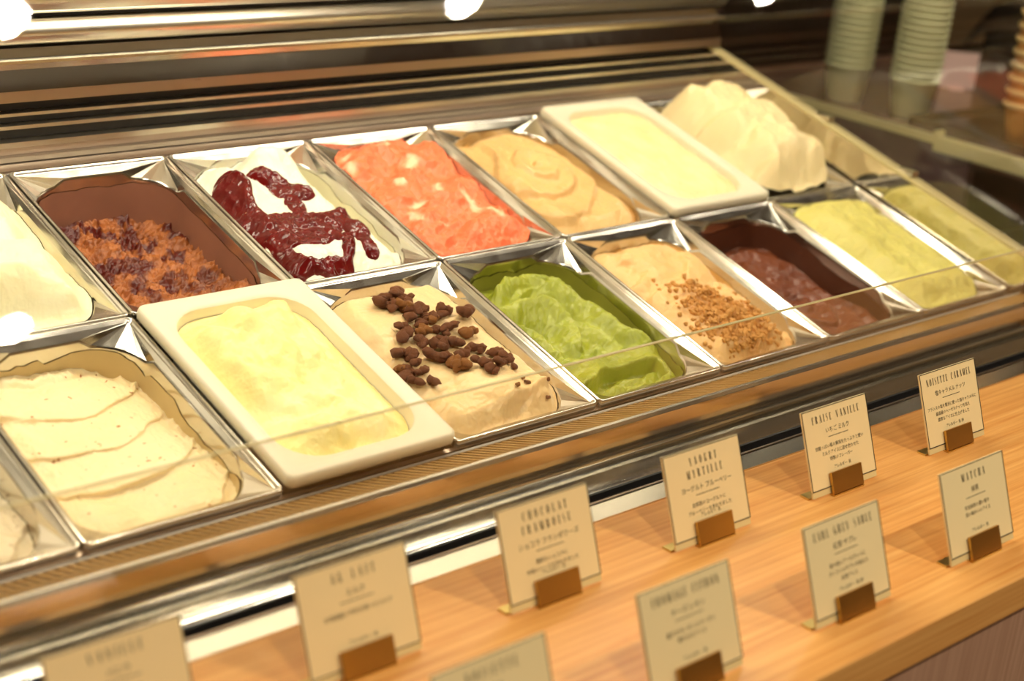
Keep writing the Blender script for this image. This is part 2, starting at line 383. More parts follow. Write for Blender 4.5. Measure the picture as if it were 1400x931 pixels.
def gelato(key, uc, vc, fn, mat, label, cav=CAV, NX=136, NY=200, lift=0.0, fine=.0011):
    x, y, e = cavity_grid(cav, NX, NY)
    n, mask, dx, dy = fn(x, y, e)
    n = n + fine * (ridged(x * 240 + 4 * fbm(x * 60, y * 60, 1, 2), y * 200, 17, 3) - .4) + fine * .8 * (fbm(x * 110, y * 90, 23, 3) - .5)
    k = shrink(n); inner = sst(.0, .012, e)
    xs, ys_ = x * k + dx * inner, y * k + dy * inner
    o = mesh_obj('gelato', np.stack([xs, ys_, n], -1).reshape(-1, 3).tolist(), grid_faces(NX, NY), mat, None, True)
    at = o.data.attributes.new('mask', 'FLOAT', 'POINT'); at.data.foreach_set('value', np.clip(mask, 0, 1).astype(np.float32).ravel())
    o.rotation_euler = (ALPHA, 0, 0); o.location = P(uc, vc, lift)
    tag(o, label, 'ice cream'); FIELDS[key] = fn
    return o
Z = lambda x: np.zeros_like(x)

def f_cream_left(x, y, e):       # pale milk ice cream, heaped with a soft crease
    n = -.014 + .030 * sst(0, .045, e) + .012 * (fbm(x * 22, y * 18, 3, 3) - .5) + .010 * bumpf(x, y, .015, -.06, .035, .025) - .024 * bumpf(x, y, .060, -.005, .020, .016)
    q = (y + .35 * x + .02 * fbm(x * 20, y * 20, 8)) / .05
    n = n + .010 * saw(q, .25) * sst(0, .02, e) + .0012 * fbm(x * 160, y * 160, 2)
    return n, .5 * fbm(x * 30, y * 30, 5), Z(x), Z(x)
def f_choc_rasp(x, y, e):        # nearly empty, crumbled
    n = -.060 + .012 * (fbm(x * 25, y * 25, 1, 3) - .5) + .013 * ridged(x * 90 + 3 * fbm(x * 40, y * 40, 2), y * 90, 4, 4) + .0035 * ridged(x * 170, y * 170, 7, 3) + .014 * sst(.01, -.09, y) - .012 * sst(.04, .1, y)
    n = n + .006 * sst(.02, 0, e)
    m = sst(.50, .64, fbm(x * 55 + 5, y * 42, 12, 4)) * sst(-.1, .03, y + .03 * fbm(x * 40, y * 40, 3)) + .35 * sst(.5, .66, fbm(x * 70, y * 70, 31, 3)) + .9 * sst(.45, .75, bumpf(x, y, .0, .015, .03, .02) + .6 * (fbm(x * 60, y * 60, 8) - .5))
    return n, m, Z(x), Z(x)
def f_yogurt(x, y, e):
    n = -.020 + .016 * sst(0, .03, e) + .016 * (fbm(x * 26, y * 26, 6, 3) - .5) + .026 * bumpf(x, y, .012, .085, .032, .022) + .008 * bumpf(x, y, -.045, .045, .02, .05) - .012 * bumpf(x, y, -.02, .09, .012, .02)
    n = n - .016 * sst(.03, .066, x) * sst(-.09, -.02, y) + .003 * ridged(x * 60, y * 60, 3, 3)
    return n, .3 * fbm(x * 30, y * 30, 2), Z(x), Z(x)
def f_strawberry(x, y, e):
    w = .02 * (fbm(x * 24, y * 24, 4) - .5)
    n = -.022 + .012 * sst(0, .03, e) + .018 * (fbm(x * 30 + 2, y * 24, 9, 4) - .5) + .007 * ridged(x * 55 + 30 * w, y * 55, 2, 3) + .006 * saw((y - .6 * x + w) / .06, .25) + .0025 * ridged(x * 170, y * 170, 5, 3) * sst(.02, -.06, y)
    n = n + .008 * sst(.02, .09, y)
    m = Z(x)
    for cx, cy, rx, ry in [(-.017, .093, .012, .010), (.003, .046, .016, .011), (-.028, .024, .009, .011), (-.063, .063, .010, .016), (.014, .007, .008, .010), (.030, -.033, .007, .022), (.038, -.056, .007, .02), (-.028, -.018, .016, .005), (.005, .097, .012, .008), (-.031, -.06, .012, .005), (-.055, .085, .010, .014), (-.05, -.04, .006, .02)]:
        m = np.maximum(m, bumpf(x + w * .8, y + w, cx, cy, rx, ry))
    return n, sst(.35, 1.0, m + .9 * (fbm(x * 70, y * 70, 4) - .5)) * .95, Z(x), Z(x)
def f_caramel(x, y, e):
    r = np.hypot((x + .01) * 1.2, (y - .01) * .7); th = np.arctan2(y - .01, x + .01)
    w = fbm(x * 16, y * 16, 3)
    n = -.026 + .016 * sst(0, .028, e) + .014 * (fbm(x * 16 + 4, y * 14, 1, 3) - .5) + .006 * saw(r / .03 + th / 6.283 + 1.4 * w, .2) + .0012 * ridged(x * 120, y * 120, 4, 3)
    n = n + .010 * bumpf(x, y, 0, .02, .05, .06) - .012 * sst(.03, .07, x) * sst(.02, .08, y)
    return n, .45 * fbm(x * 30, y * 30, 6), Z(x), Z(x)
def f_white_back(x, y, e):
    n = -.009 + .004 * sst(0, .02, e) + .006 * (fbm(x * 30, y * 24, 2, 4) - .5) + .0022 * ridged(x * 60, y * 40, 9, 4)
    return n, fbm(x * 40, y * 40, 7) * .9 - .1 + .4 * bumpf(x, y, .02, .03, .01, .01), Z(x), Z(x)
def f_cream_heap(x, y, e):
    w = fbm(x * 20, y * 20, 5)
    n = -.014 + .054 * sst(-.002, .040, e) ** .7 + .020 * (fbm(x * 24 + 7, y * 20, 11, 3) - .5) + .007 * saw((y + .3 * x) / .06 + 1.3 * w, .3) + .002 * ridged(x * 80, y * 80, 2, 3)
    return n, .4 * fbm(x * 25, y * 25, 2), Z(x), Z(x)
def f_speckled(x, y, e):         # smooth lapped layers with nut specks
    w = fbm(x * 14, y * 14, 2, 3) - .5
    arc = y - 6.0 * (x + .01) ** 2 + .030 * w
    p = (arc + .115) / .052
    q = (y * .7 + x * .9 + .05 * w) / .08
    soft = .55 + .9 * (fbm(x * 12 + 5, y * 12, 14, 2) - .3)
    n = -.038 + .006 * sst(0, .02, e) + .0058 * saw(-p, .13) * soft + .003 * saw(q, .12) * sst(.0, -.06, y) + .011 * (fbm(x * 17, y * 15, 4, 3) - .5) + .012 * sst(-.08, .06, -y) - .006 * sst(.02, .06, x)
    n = n + .0012 * ridged(x * 90, y * 60, 4, 3) + .0007 * ridged(x * 260, y * 200, 6, 2) + .005 * ridged(x * 70, y * 70, 8, 2) * sst(.012, .0, e)
    return n, .5 * fbm(x * 25, y * 25, 2), Z(x), -.004 * saw(-p, .13)
def f_pale_yellow(x, y, e):
    w = fbm(x * 14, y * 14, 2)
    n = -.013 + .011 * sst(0, .03, e) + .030 * (fbm(x * 21 + 3, y * 19, 15, 3) - .5) * sst(0, .022, e) + .007 * saw((x * .9 + y * .5) / .055 + 2.0 * w, .3) * sst(0, .02, e) + .006 * bumpf(x, y, 0, .06, .06, .05)
    n = n - .007 * bumpf(x, y, .035, -.05, .014, .022) - .006 * bumpf(x, y, .0, -.02, .02, .012)
    return n, sst(.0, .6, fbm(x * 26, y * 26, 9)) * .55, Z(x), Z(x)
def f_coffee(x, y, e):           # beige under the nuts, a spatula cut near the front
    w = fbm(x * 18, y * 18, 7)
    n = -.018 + .016 * sst(0, .022, e) + .010 * (fbm(x * 20, y * 18, 3, 3) - .5) + .004 * saw((y - .4 * x) / .055 + 1.2 * w, .2) * sst(-.01, -.05, y)
    cut = sst(-.006, .006, (y + .093) + .25 * (x - .02)) * sst(.02, .0, (y + .088) - .10) * sst(-.015, .0, x) * sst(.064, .056, x)
    n = n + .007 * sst(-.004, .004, (y + .090) - .28 * (x - .02)) * sst(-.018, .004, x) * sst(.07, .05, x) * sst(-.045, -.09, y)
    n = n - .006 * bumpf(x, y, -.045, -.06, .02, .025) + .0010 * ridged(x * 120, y * 120, 4, 3)
    return n, .45 * fbm(x * 30, y * 30, 2), Z(x), Z(x)
MATCHA_STROKES = [
    ([(-.040, .078), (-.020, .092), (.0, .095), (.022, .094), (.040, .084), (.048, .066)], .012, .017, 1),
    ([(-.046, .068), (-.015, .070), (.008, .082), (.018, .092)], .011, .010, -1),
    ([(-.055, .058), (-.025, .060), (.0, .056), (.014, .044), (.018, .023), (.005, -.004)], .013, .016, 1),
    ([(.034, .066), (.046, .046), (.052, .028), (.055, .004), (.058, -.015), (.066, -.032)], .014, .019, 1),
    ([(.010, .034), (.030, .016), (.042, -.001), (.043, -.028)], .010, .011, 1),
    ([(.008, .0), (.0, -.022), (-.016, -.034)], .009, .010, -1),
    ([(.0, -.020), (.024, -.014), (.026, -.034)], .007, .010, 1),
    ([(-.045, -.034), (-.012, -.042), (.020, -.040), (.062, -.038)], .012, .014, 1),
    ([(-.045, -.072), (-.010, -.060), (.026, -.062), (.054, -.068), (.052, -.088), (.018, -.098), (-.022, -.092)], .011, .014, -1),
    ([(-.062, .045), (-.038, .034), (-.034, .014), (-.030, -.012)], .012, .013, 1),
    ([(-.060, .008), (-.048, -.012), (-.036, -.040)], .010, .010, -1),
    ([(.012, -.074), (.026, -.082), (.040, -.078)], .007, .007, 1)]
def strokes(x, y, S_list, base):
    """folds left by the spatula: each ridge falls off gently on one side and steeply on the other"""
    h = base
    for pts, w, amp, side in S_list:
        best = np.full_like(x, 1e9); sg = Z(x)
        for k, (a, b) in enumerate(zip(pts[:-1], pts[1:])):
            dx, dy = b[0] - a[0], b[1] - a[1]; l2 = dx * dx + dy * dy
            t = np.clip(((x - a[0]) * dx + (y - a[1]) * dy) / l2, 0, 1)
            px, py = x - a[0] - t * dx, y - a[1] - t * dy; d = np.hypot(px, py)
            cr = (dx * py - dy * px) * side; m = d < best
            best = np.where(m, d, best); sg = np.where(m, cr, sg)
        prof = np.where(sg > 0, np.exp(-(best / (w * .30)) ** 2), np.exp(-(best / (w * 1.6)) ** 2))
        h = np.maximum(h, h * (1 - prof) + (base + amp * 1.45) * prof)
    return h
def f_matcha(x, y, e):           # turned over in thick folds
    wx, wy = fbm(x * 30 + 1, y * 30, 4, 3) - .5, fbm(x * 30 + 9, y * 30 + 4, 6, 3) - .5
    qx, qy = x + .012 * wx, y + .012 * wy
    base = -.046 + .012 * (fbm(x * 20, y * 18, 21, 3) - .5) + .006 * sst(-.02, -.1, y) + .006 * sst(.03, .09, y)
    n = strokes(qx, qy, MATCHA_STROKES, base)
    n = n + .0030 * (ridged(qx * 70, qy * 45, 5, 3) - .4) + .0012 * ridged(x * 190, y * 190, 2, 2)
    return n, .7 * fbm(x * 35, y * 35, 3), Z(x), Z(x)
def f_crumble(x, y, e):
    w = fbm(x * 18, y * 18, 3)
    n = -.024 + .014 * sst(0, .025, e) + .012 * (fbm(x * 20, y * 18, 8, 3) - .5) + .006 * saw((y * .8 - .5 * x) / .06 + 1.5 * w, .2)
    area_ = bumpf(x, y, -.005, -.055, .045, .055, .2)
    rough = sst(.25, .55, area_ + .35 * (fbm(x * 40, y * 40, 4) - .5))
    n = n + rough * (.010 * ridged(x * 95, y * 95, 6, 3) + .004 * ridged(x * 220, y * 220, 1, 2))
    return n, rough * (.75 + .4 * (fbm(x * 60, y * 60, 9) - .5)), Z(x), Z(x)
def f_chocolate(x, y, e):
    r = np.hypot(x - .005, (y + .01) * .7); th = np.arctan2(y + .01, x - .005); w = fbm(x * 15, y * 15, 6)
    n = -.052 + .014 * sst(.03, -.09, y) + .010 * (fbm(x * 18, y * 16, 2, 3) - .5) + .006 * saw(r / .026 + th / 6.283 + 1.5 * w, .2) + .0015 * ridged(x * 90, y * 90, 3, 3) + .006 * bumpf(x, y, .02, .0, .04, .05)
    return n, fbm(x * 28, y * 28, 4), Z(x), Z(x)
def f_pistachio(x, y, e):
    w = fbm(x * 20, y * 20, 5)
    n = -.013 + .018 * sst(0, .03, e) + .014 * (fbm(x * 22, y * 20, 5, 3) - .5) + .003 * saw((y + .5 * x) / .05 + 1.5 * w, .3) + .0022 * ridged(x * 110, y * 110, 8, 3)
    return n, .6 * fbm(x * 30, y * 30, 2), Z(x), Z(x)

# ------------------------------------------------------------------ pans
def rr(hw, hl, r, K=7, E=5):
    pts = []; kind = []
    for cx, cy, a0 in ((1, 1, 0), (-1, 1, 90), (-1, -1, 180), (1, -1, 270)):
        for k in range(K + 1):
            a = math.radians(a0 + 90 * k / K); pts.append((cx * (hw - r) + r * math.cos(a), cy * (hl - r) + r * math.sin(a))); kind.append(k / K)
        # straight run to the next corner
        nx, ny, na = {(1, 1): (-1, 1, 90), (-1, 1): (-1, -1, 180), (-1, -1): (1, -1, 270), (1, -1): (1, 1, 0)}[(cx, cy)]
        a = math.radians(na); ex, ey = nx * (hw - r) + r * math.cos(a), ny * (hl - r) + r * math.sin(a); bx, by = pts[-1]
        for k in range(1, E): pts.append((bx + (ex - bx) * k / E, by + (ey - by) * k / E)); kind.append(None)
    return pts, kind
def loft(rings, cap=True):
    vs = []; fs = []; n = len(rings[0])
    for rg in rings: vs += rg
    for i in range(len(rings) - 1):
        for k in range(n):
            k2 = (k + 1) % n; fs.append((i * n + k, i * n + k2, (i + 1) * n + k2, (i + 1) * n + k))
    if cap: fs.append(tuple(range((len(rings) - 1) * n, len(rings) * n)))
    return vs, fs
def ring(hw, hl, r, z, corner=None):
    pts, kind = rr(hw, hl, r); out = []
    for (x, y), k in zip(pts, kind):
        zz = z
        if corner is not None and k is not None: zz = z + (corner - z) * (1 if .12 < k < .88 else 0)
        out.append((x, y, zz))
    return out
def flat_shade_band(o, n, bands):
    for p in o.data.polygons: p.use_smooth = (p.index // n) not in bands
STEEL_RIM, STEEL_WALL, WHITE_BODY = [], [], []
def make_steel():
    R1 = [ring(.0830, .1210, .005, -.008), ring(.0830, .1210, .005, -.0012), ring(.0824, .1204, .0046, 0), ring(.0806, .1186, .004, 0), ring(.0796, .1176, .0036, -.0022), ring(.0780, .1160, .003, -.0030)]
    R2 = [ring(.0780, .1160, .003, -.0030), ring(.0750, .1100, .045, -.0065, -.0135), ring(.0740, .1090, .044, -.0090, -.0155)]
    R3 = [ring(.0740, .1090, .044, -.0090, -.0155), ring(.0734, .1084, .0435, -.013, -.018), ring(.0700, .1050, .042, -.095), ring(.064, .099, .038, -.106), ring(.045, .08, .03, -.109)]
    out = []
    for nm, R, bands, cap in (('rim', R1, (), False), ('flange', R2, (0,), False), ('tub', R3, (), True)):
        v, f = loft(R, cap); o = mesh_obj(nm, v, f, M['steel'], None, True); n = len(R[0])
        flat_shade_band(o, n, bands); out.append(o.data); bpy.data.objects.remove(o)
    return out
def make_white():
    R1 = [ring(.0800, .1180, .006, -.012), ring(.0832, .1212, .007, -.008), ring(.0834, .1214, .007, -.002), ring(.0826, .1206, .0068, .0012), ring(.0805, .1185, .0065, .002), ring(.0690, .1060, .036, .0008), ring(.0672, .1042, .0352, -.0010)]
    R2 = [ring(.0672, .1042, .0352, -.0010), ring(.0665, .1035, .0346, -.004), ring(.0630, .1000, .033, -.09), ring(.055, .092, .03, -.1)]
    out = []
    for nm, R, cap in (('rim', R1, False), ('tub', R2, True)):
        v, f = loft(R, cap); o = mesh_obj(nm, v, f, M['whiteplastic'], None, True); out.append(o.data); bpy.data.objects.remove(o)
    return out
steel_me, white_me = make_steel(), make_white()
def pan(col, row, white, label):
    uc, vc = (col + .5) * W, (row + .5) * L
    lift = .008 if white else 0.0
    t = empty('gelato_pan', P(uc, vc, lift), (ALPHA, 0, 0))
    tag(t, label, 'pan', 'white plastic pans' if white else 'steel pans')
    for nm, me in zip(('rim', 'tub') if white else ('rim', 'flange', 'tub'), white_me if white else steel_me):
        o = bpy.data.objects.new(nm, me); COL.objects.link(o); o.parent = t
    return uc, vc, lift
def film(parent_loc, mat, depth, seed, name='wall_film', parent=None, top=.0, rag=1.0):
    """smear left on the steel wall above the ice cream"""
    pts = []; rows = 7
    base, _ = rr(.0731, .1081, .0432, 10, 10); n = len(base); vs = []
    rng = random.Random(seed); ph = [rng.uniform(0, 6.28) for _ in range(5)]
    for j in range(rows):
        for k, (x, y) in enumerate(base):
            a = 2 * math.pi * k / n
            jag = rag * .0045 * (math.sin(3 * a + ph[0]) + .7 * math.sin(7 * a + ph[1]) + .5 * math.sin(13 * a + ph[2]) + .4 * math.sin(29 * a + ph[3]))
            z0 = min(-.0187 + top, -.021 + top + jag); z1 = -depth
            z = z0 + (z1 - z0) * j / (rows - 1); s_ = 1 - max(0, (-z - .0125) / .0825) * .047 - .004
            vs.append((x * s_, y * s_, z))
    fs = [(j * n + k, j * n + (k + 1) % n, (j + 1) * n + (k + 1) % n, (j + 1) * n + k) for j in range(rows - 1) for k in range(n)]
    return mesh_obj(name, vs, fs, mat, parent, True)

G = {}
def add(key, col, row, white, fn, mat, gl, pl, film_mat=None, film_depth=.06, rag=1.0):
    uc, vc, lift = pan(col, row, white, pl)
    g = gelato(key, uc, vc, fn, mat, gl, WCAV if white else CAV, lift=lift)
    if film_mat is not None: film(None, film_mat, film_depth, hash(col * 7 + row) % 100, 'wall_smear', g, .002, rag)
    G[key] = (uc, vc, lift, fn)
def filmm(name, col, rough=.35): return principled(name, col, rough, bump=.3, bscale=60, var=.2, vscale=25)

add('cream_left', -1, 1, False, f_cream_left, gelato_mat('milk_gelato', S(252, 244, 206), S(250, 236, 176), .4), 'pale milk ice cream heaped beside the chocolate crumble', 'steel pan of pale milk ice cream beside the chocolate one')
add('choc_rasp', 0, 1, False, f_choc_rasp, gelato_mat('choc_rasp_gelato', S(168, 98, 44), S(84, 18, 8), .5, .32, nscale=90, nmix=.5, bump=.6, sss=0), 'crumbly brown chocolate ice cream with dark red glossy sauce, nearly scooped out', 'steel pan with brown smeared walls, nearly empty of chocolate ice cream', filmm('choc_film', S(150, 104, 84), .2), .085, .3)
add('yogurt', 1, 1, False, f_yogurt, gelato_mat('yogurt_gelato', S(248, 246, 226), S(240, 234, 204), .4), 'white yogurt ice cream under dark berry sauce', 'steel pan of white yogurt ice cream topped with berry sauce', filmm('yogurt_film', S(206, 200, 168), .35), .04)
add('strawberry', 2, 1, False, f_strawberry, gelato_mat('strawberry_gelato', S(244, 124, 80), S(252, 206, 168), .38, nscale=60, nmix=.3, bump=.5), 'coral strawberry ice cream with white milk ripples', 'steel pan of coral strawberry ice cream', filmm('strawberry_film', S(222, 110, 90), .35), .04)
add('caramel', 3, 1, False, f_caramel, gelato_mat('caramel_gelato', S(226, 186, 124), S(206, 160, 96), .36, bump=.25), 'smooth tan caramel ice cream with a swirled top', 'steel pan of smooth tan caramel ice cream', filmm('caramel_film', S(196, 156, 92), .35), .05)
add('white_back', 4, 1, True, f_white_back, gelato_mat('lemon_gelato', S(244, 230, 184), S(244, 214, 140), .45), 'flat pale yellow ice cream in the white pan beside tan caramel', 'white plastic pan of flat pale ice cream beside tan caramel')
add('cream_heap', 5, 1, False, f_cream_heap, gelato_mat('vanilla_gelato', S(240, 222, 174), S(232, 204, 144), .45), 'cream vanilla ice cream heaped high against the mirrored end wall', 'steel pan of high heaped vanilla by the mirrored end wall')
add('speckled_left', -2, 0, False, f_speckled, gelato_mat('grey_cream_gelato', S(232, 218, 186), S(214, 194, 156), .4, speck=S(120, 84, 54), speck_amt=.72), 'greyish cream ice cream with dark specks beside the lapped nut cream', 'steel pan of greyish speckled cream ice cream')
add('speckled', -1, 0, False, f_speckled, gelato_mat('nut_cream_gelato', S(244, 226, 180), S(236, 208, 152), .4, speck=S(176, 116, 60), speck_amt=.735), 'beige cream ice cream lapped in smooth layers with nut specks', 'steel pan of layered beige nut cream beside a white pan', filmm('nut_cream_film', S(198, 174, 122), .35), .055)
add('pale_yellow', 0, 0, True, f_pale_yellow, gelato_mat('cheese_gelato', S(252, 240, 182), S(250, 226, 132), .4), 'pale yellow ice cream in soft billows filling a white pan', 'white plastic pan full of pale yellow ice cream beside the nut topped one')
add('coffee', 1, 0, False, f_coffee, gelato_mat('coffee_gelato', S(238, 208, 154), S(226, 186, 126), .38, bump=.22), 'smooth beige ice cream under a pile of brown nut clusters', 'steel pan of beige ice cream topped with nut clusters')
add('matcha', 2, 0, False, f_matcha, gelato_mat('matcha_gelato', S(172, 176, 54), S(122, 136, 26), .34, bump=.35), 'green matcha ice cream turned in thick folds', 'steel pan of green matcha ice cream', filmm('matcha_film', S(140, 138, 56), .28), .065, .5)
add('crumble', 3, 0, False, f_crumble, gelato_mat('crumble_gelato', S(232, 190, 128), S(190, 130, 60), .42, nscale=70, nmix=.3, bump=.4), 'tan ice cream half covered with golden crumble', 'steel pan of tan ice cream with golden crumble', filmm('crumble_film', S(206, 168, 104), .35), .045)
add('chocolate', 4, 0, False, f_chocolate, gelato_mat('chocolate_gelato', S(128, 68, 36), S(92, 42, 22), .3, bump=.25, sss=.1), 'smooth brown chocolate ice cream low in its pan', 'steel pan of smooth chocolate ice cream beside pale green pistachio', filmm('dark_choc_film', S(84, 46, 30), .28), .075, .4)
add('pistachio', 5, 0, False, f_pistachio, gelato_mat('pistachio_gelato', S(222, 212, 124), S(206, 194, 96), .45, bump=.5), 'pale green pistachio ice cream by the mirrored end wall', 'steel pan of pale green pistachio ice cream by the end wall')

# ------------------------------------------------------------------ toppings
def height(key, x, y):
    uc, vc, lift, fn = G[key]; cav = CAV
    X = np.array([[x]]); Y = np.array([[y]])
    hw, hl, r = cav['hw'], cav['hl'], cav['r']
    d = max(0, abs(y) - (hl - r)); w = hw - r + math.sqrt(max(0, r * r - d * d))
    e = np.array([[max(0, min(w - abs(x), hl - abs(y)))]])
    return float(fn(X, Y, e)[0][0, 0])
# berry sauce lying over the yogurt
def berry():
    caps = []
    def chain(pts, r):
        for (a, b) in zip(pts[:-1], pts[1:]): caps.append((a, b, r))
    chain([(-.052, .050), (-.060, .020), (-.058, -.010)], .0150); chain([(-.058, -.010), (-.055, -.038), (-.045, -.052)], .0085)
    chain([(-.016, .058), (.001, .042)], .0085); chain([(.001, .042), (.020, .030)], .013); chain([(.003, .02), (-.004, .0)], .007)
    chain([(-.032, -.022), (-.008, -.018), (.006, -.03)], .0165); chain([(-.030, -.046), (-.012, -.052)], .0135); chain([(-.055, -.040), (-.030, -.046)], .008)
    chain([(.014, -.024), (.033, -.022)], .013); chain([(.033, -.022), (.034, -.055)], .0105); chain([(.034, -.055), (.028, -.085)], .0085); chain([(.006, -.04), (.004, -.066)], .006)
    chain([(-.056, -.046), (-.058, -.071), (-.050, -.09), (-.034, -.0975)], .0072); chain([(-.034, -.0965), (-.008, -.098)], .009); chain([(-.008, -.098), (.008, -.070), (.018, -.055)], .0060)
    NX, NY = 150, 220
    x, y, e = cavity_grid(CAV, NX, NY)
    wx, wy = .012 * (fbm(x * 45, y * 45, 3, 3) - .5), .012 * (fbm(x * 45 + 7, y * 45, 5, 3) - .5)
    qx, qy = x + wx, y + wy; f = np.full_like(x, -1.0)
    for (a, b, r) in caps:
        ax, ay = a; bx, by = b; dx, dy = bx - ax, by - ay
        t = np.clip(((qx - ax) * dx + (qy - ay) * dy) / (dx * dx + dy * dy + 1e-12), 0, 1)
        f = np.maximum(f, 1 - np.hypot(qx - ax - t * dx, qy - ay - t * dy) / (r * 1.14))
    f = np.where(e < .002, -1, f)
    h = f_yogurt(x, y, e)[0]; k = shrink(h)
    g = np.clip(f, 0, 1)
    top = h - .0006 + .0052 * np.sqrt(np.clip(1 - (1 - g) ** 2, 0, 1)) + (.0045 * (ridged(x * 75, y * 75, 4, 3) - .3)) * sst(0, .35, g)
    idx = -np.ones(x.shape, int); vs = []; keep = f > 0
    grow = keep.copy(); grow[1:] |= keep[:-1]; grow[:-1] |= keep[1:]; grow[:, 1:] |= keep[:, :-1]; grow[:, :-1] |= keep[:, 1:]
    for j in range(NY):
        for i in range(NX):
            if grow[j, i]: idx[j, i] = len(vs); vs.append((x[j, i] * k[j, i], y[j, i] * k[j, i], top[j, i] if keep[j, i] else h[j, i] - .0012))
    fs = []
    for j in range(NY - 1):
        for i in range(NX - 1):
            q = (idx[j, i], idx[j, i + 1], idx[j + 1, i + 1], idx[j + 1, i])
            if min(q) >= 0: fs.append(q)
    m = principled('berry_sauce', S(96, 14, 14), .13, var=.5, vscale=70, bump=.3, bscale=110, spec=.5)
    uc, vc, lift, fn = G['yogurt']
    o = mesh_obj('berry_sauce', vs, fs, m, None, True, P(uc, vc, lift)); o.rotation_euler = (ALPHA, 0, 0)
    tag(o, 'glossy dark red berry sauce spooned over white yogurt ice cream', 'sauce')
berry()
# nut clusters
def lump_mesh(seed, lumps):
    """a cluster: several rough nibs grown together"""
    rng = random.Random(seed); bm = bmesh.new(); c = Vector((0, 0, 0))
    for q in range(lumps):
        res = bmesh.ops.create_icosphere(bm, subdivisions=2, radius=1)
        r = rng.uniform(.38, .62); ph = rng.uniform(0, 9)
        off = Vector((rng.gauss(0, .42), rng.gauss(0, .34), abs(rng.gauss(0, .2)))) if q else Vector((0, 0, 0))
        sq = Vector((rng.uniform(.85, 1.35), rng.uniform(.8, 1.1), rng.uniform(.7, .95)))
        for v in res['verts']:
            d = v.co.normalized(); k = 1 + .16 * math.sin(d.x * 6 + ph) * math.cos(d.y * 7 - ph) + .12 * math.sin(d.z * 9 + d.x * 5 + ph * 2) + rng.uniform(-.07, .07)
            v.co = Vector((d.x * sq.x, d.y * sq.y, d.z * sq.z)) * r * k + off
    me = bpy.data.meshes.new('nut_cluster'); bm.to_mesh(me); bm.free()
    me.polygons.foreach_set('use_smooth', [True] * len(me.polygons)); return me
lumps = []
for k in range(8):
    me = lump_mesh(k + 3, 4 + k % 4); me.materials.append(M['nut2'] if k in (2, 5) else M['nut']); lumps.append(me)
NUTS = [(-.012, .078), (-.001, .081), (-.003, .073), (-.026, .07), (-.017, .065), (.003, .069), (.002, .062), (.007, .051), (-.009, .056), (-.004, .049), (.026, .048), (.007, .037), (.019, .039), (.045, .035), (-.03, .03), (-.015, .04), (-.008, .031), (.006, .033), (-.036, .02), (-.013, .021), (.001, .02), (.009, .014), (.018, .02), (.03, .008), (-.055, .002), (-.046, -.005), (-.026, .007), (-.013, .005), (-.009, -.004), (.006, -.001), (-.029, -.013), (-.018, -.021), (.004, -.02), (-.017, -.031), (-.013, -.038), (-.049, -.026), (-.048, -.043), (-.061, -.021), (-.061, -.032), (-.062, -.014), (.023, -.02), (.035, -.03), (.006, -.044), (.005, -.055), (.033, -.043), (.016, -.053), (.03, -.071), (.028, -.080), (.010, -.085), (.054, -.080), (.043, -.095)]
uc, vc, lift, fn = G['coffee']
rng = random.Random(11)
for i, (a, b) in enumerate(NUTS):
    small = i >= 46; single = i == 13
    r = rng.uniform(.0070, .0100) if not small else rng.uniform(.0022, .0034)
    if single: r = .0115
    o = bpy.data.objects.new('nut_cluster' if not small else 'nut_crumb', lumps[2 if i in (23, 33, 34, 19) else rng.choice([0, 1, 3, 4, 6, 7, 5])]); COL.objects.link(o)
    o.scale = (r, r, r); o.rotation_euler = (rng.uniform(-.4, .4), rng.uniform(-.4, .4), rng.uniform(0, 6.28))
    o.location = P(uc + a, vc + b, lift + height('coffee', a, b) + r * .5)
    if single: tag(o, 'single large nut cluster lying apart from the pile on beige ice cream', 'nut cluster')
    elif small: tag(o, 'tiny brown nut crumb on beige ice cream near the spatula cut', 'nut crumb', 'stray nut crumbs')
    else: tag(o, 'brown caramelised nut cluster in the pile on beige ice cream', 'nut cluster', 'nut clusters on the beige ice cream')
# crumble bits
def crumbs():
    rng = random.Random(5); bm = bmesh.new(); uc, vc, lift, fn = G['crumble']
    k = 0
    while k < 1300:
        a, b = rng.gauss(-.006, .021), rng.gauss(-.055, .029)
        if abs(a) > .058 or not -.098 < b < .05: continue
        r = rng.uniform(.0014, .0030) * (1.4 if rng.random() < .15 else 1); n = height('crumble', a, b)
        res = bmesh.ops.create_icosphere(bm, subdivisions=1, radius=r)
        ph = rng.uniform(0, 9); sq = rng.uniform(.6, 1.3)
        for v in res['verts']:
            d = v.co * (1 + .35 * math.sin(v.co.x / r * 3 + ph) * math.cos(v.co.y / r * 4 + ph)); d.x *= sq
            v.co = d + Vector((a, b, n + r * .35))
        k += 1
    o = bm_obj('caramel_crumble', bm, M['crumb'], None, False, P(uc, vc, lift)); o.rotation_euler = (ALPHA, 0, 0)
    tag(o, 'golden caramel crumble scattered over the tan ice cream', 'crumble', kind='stuff')
crumbs()

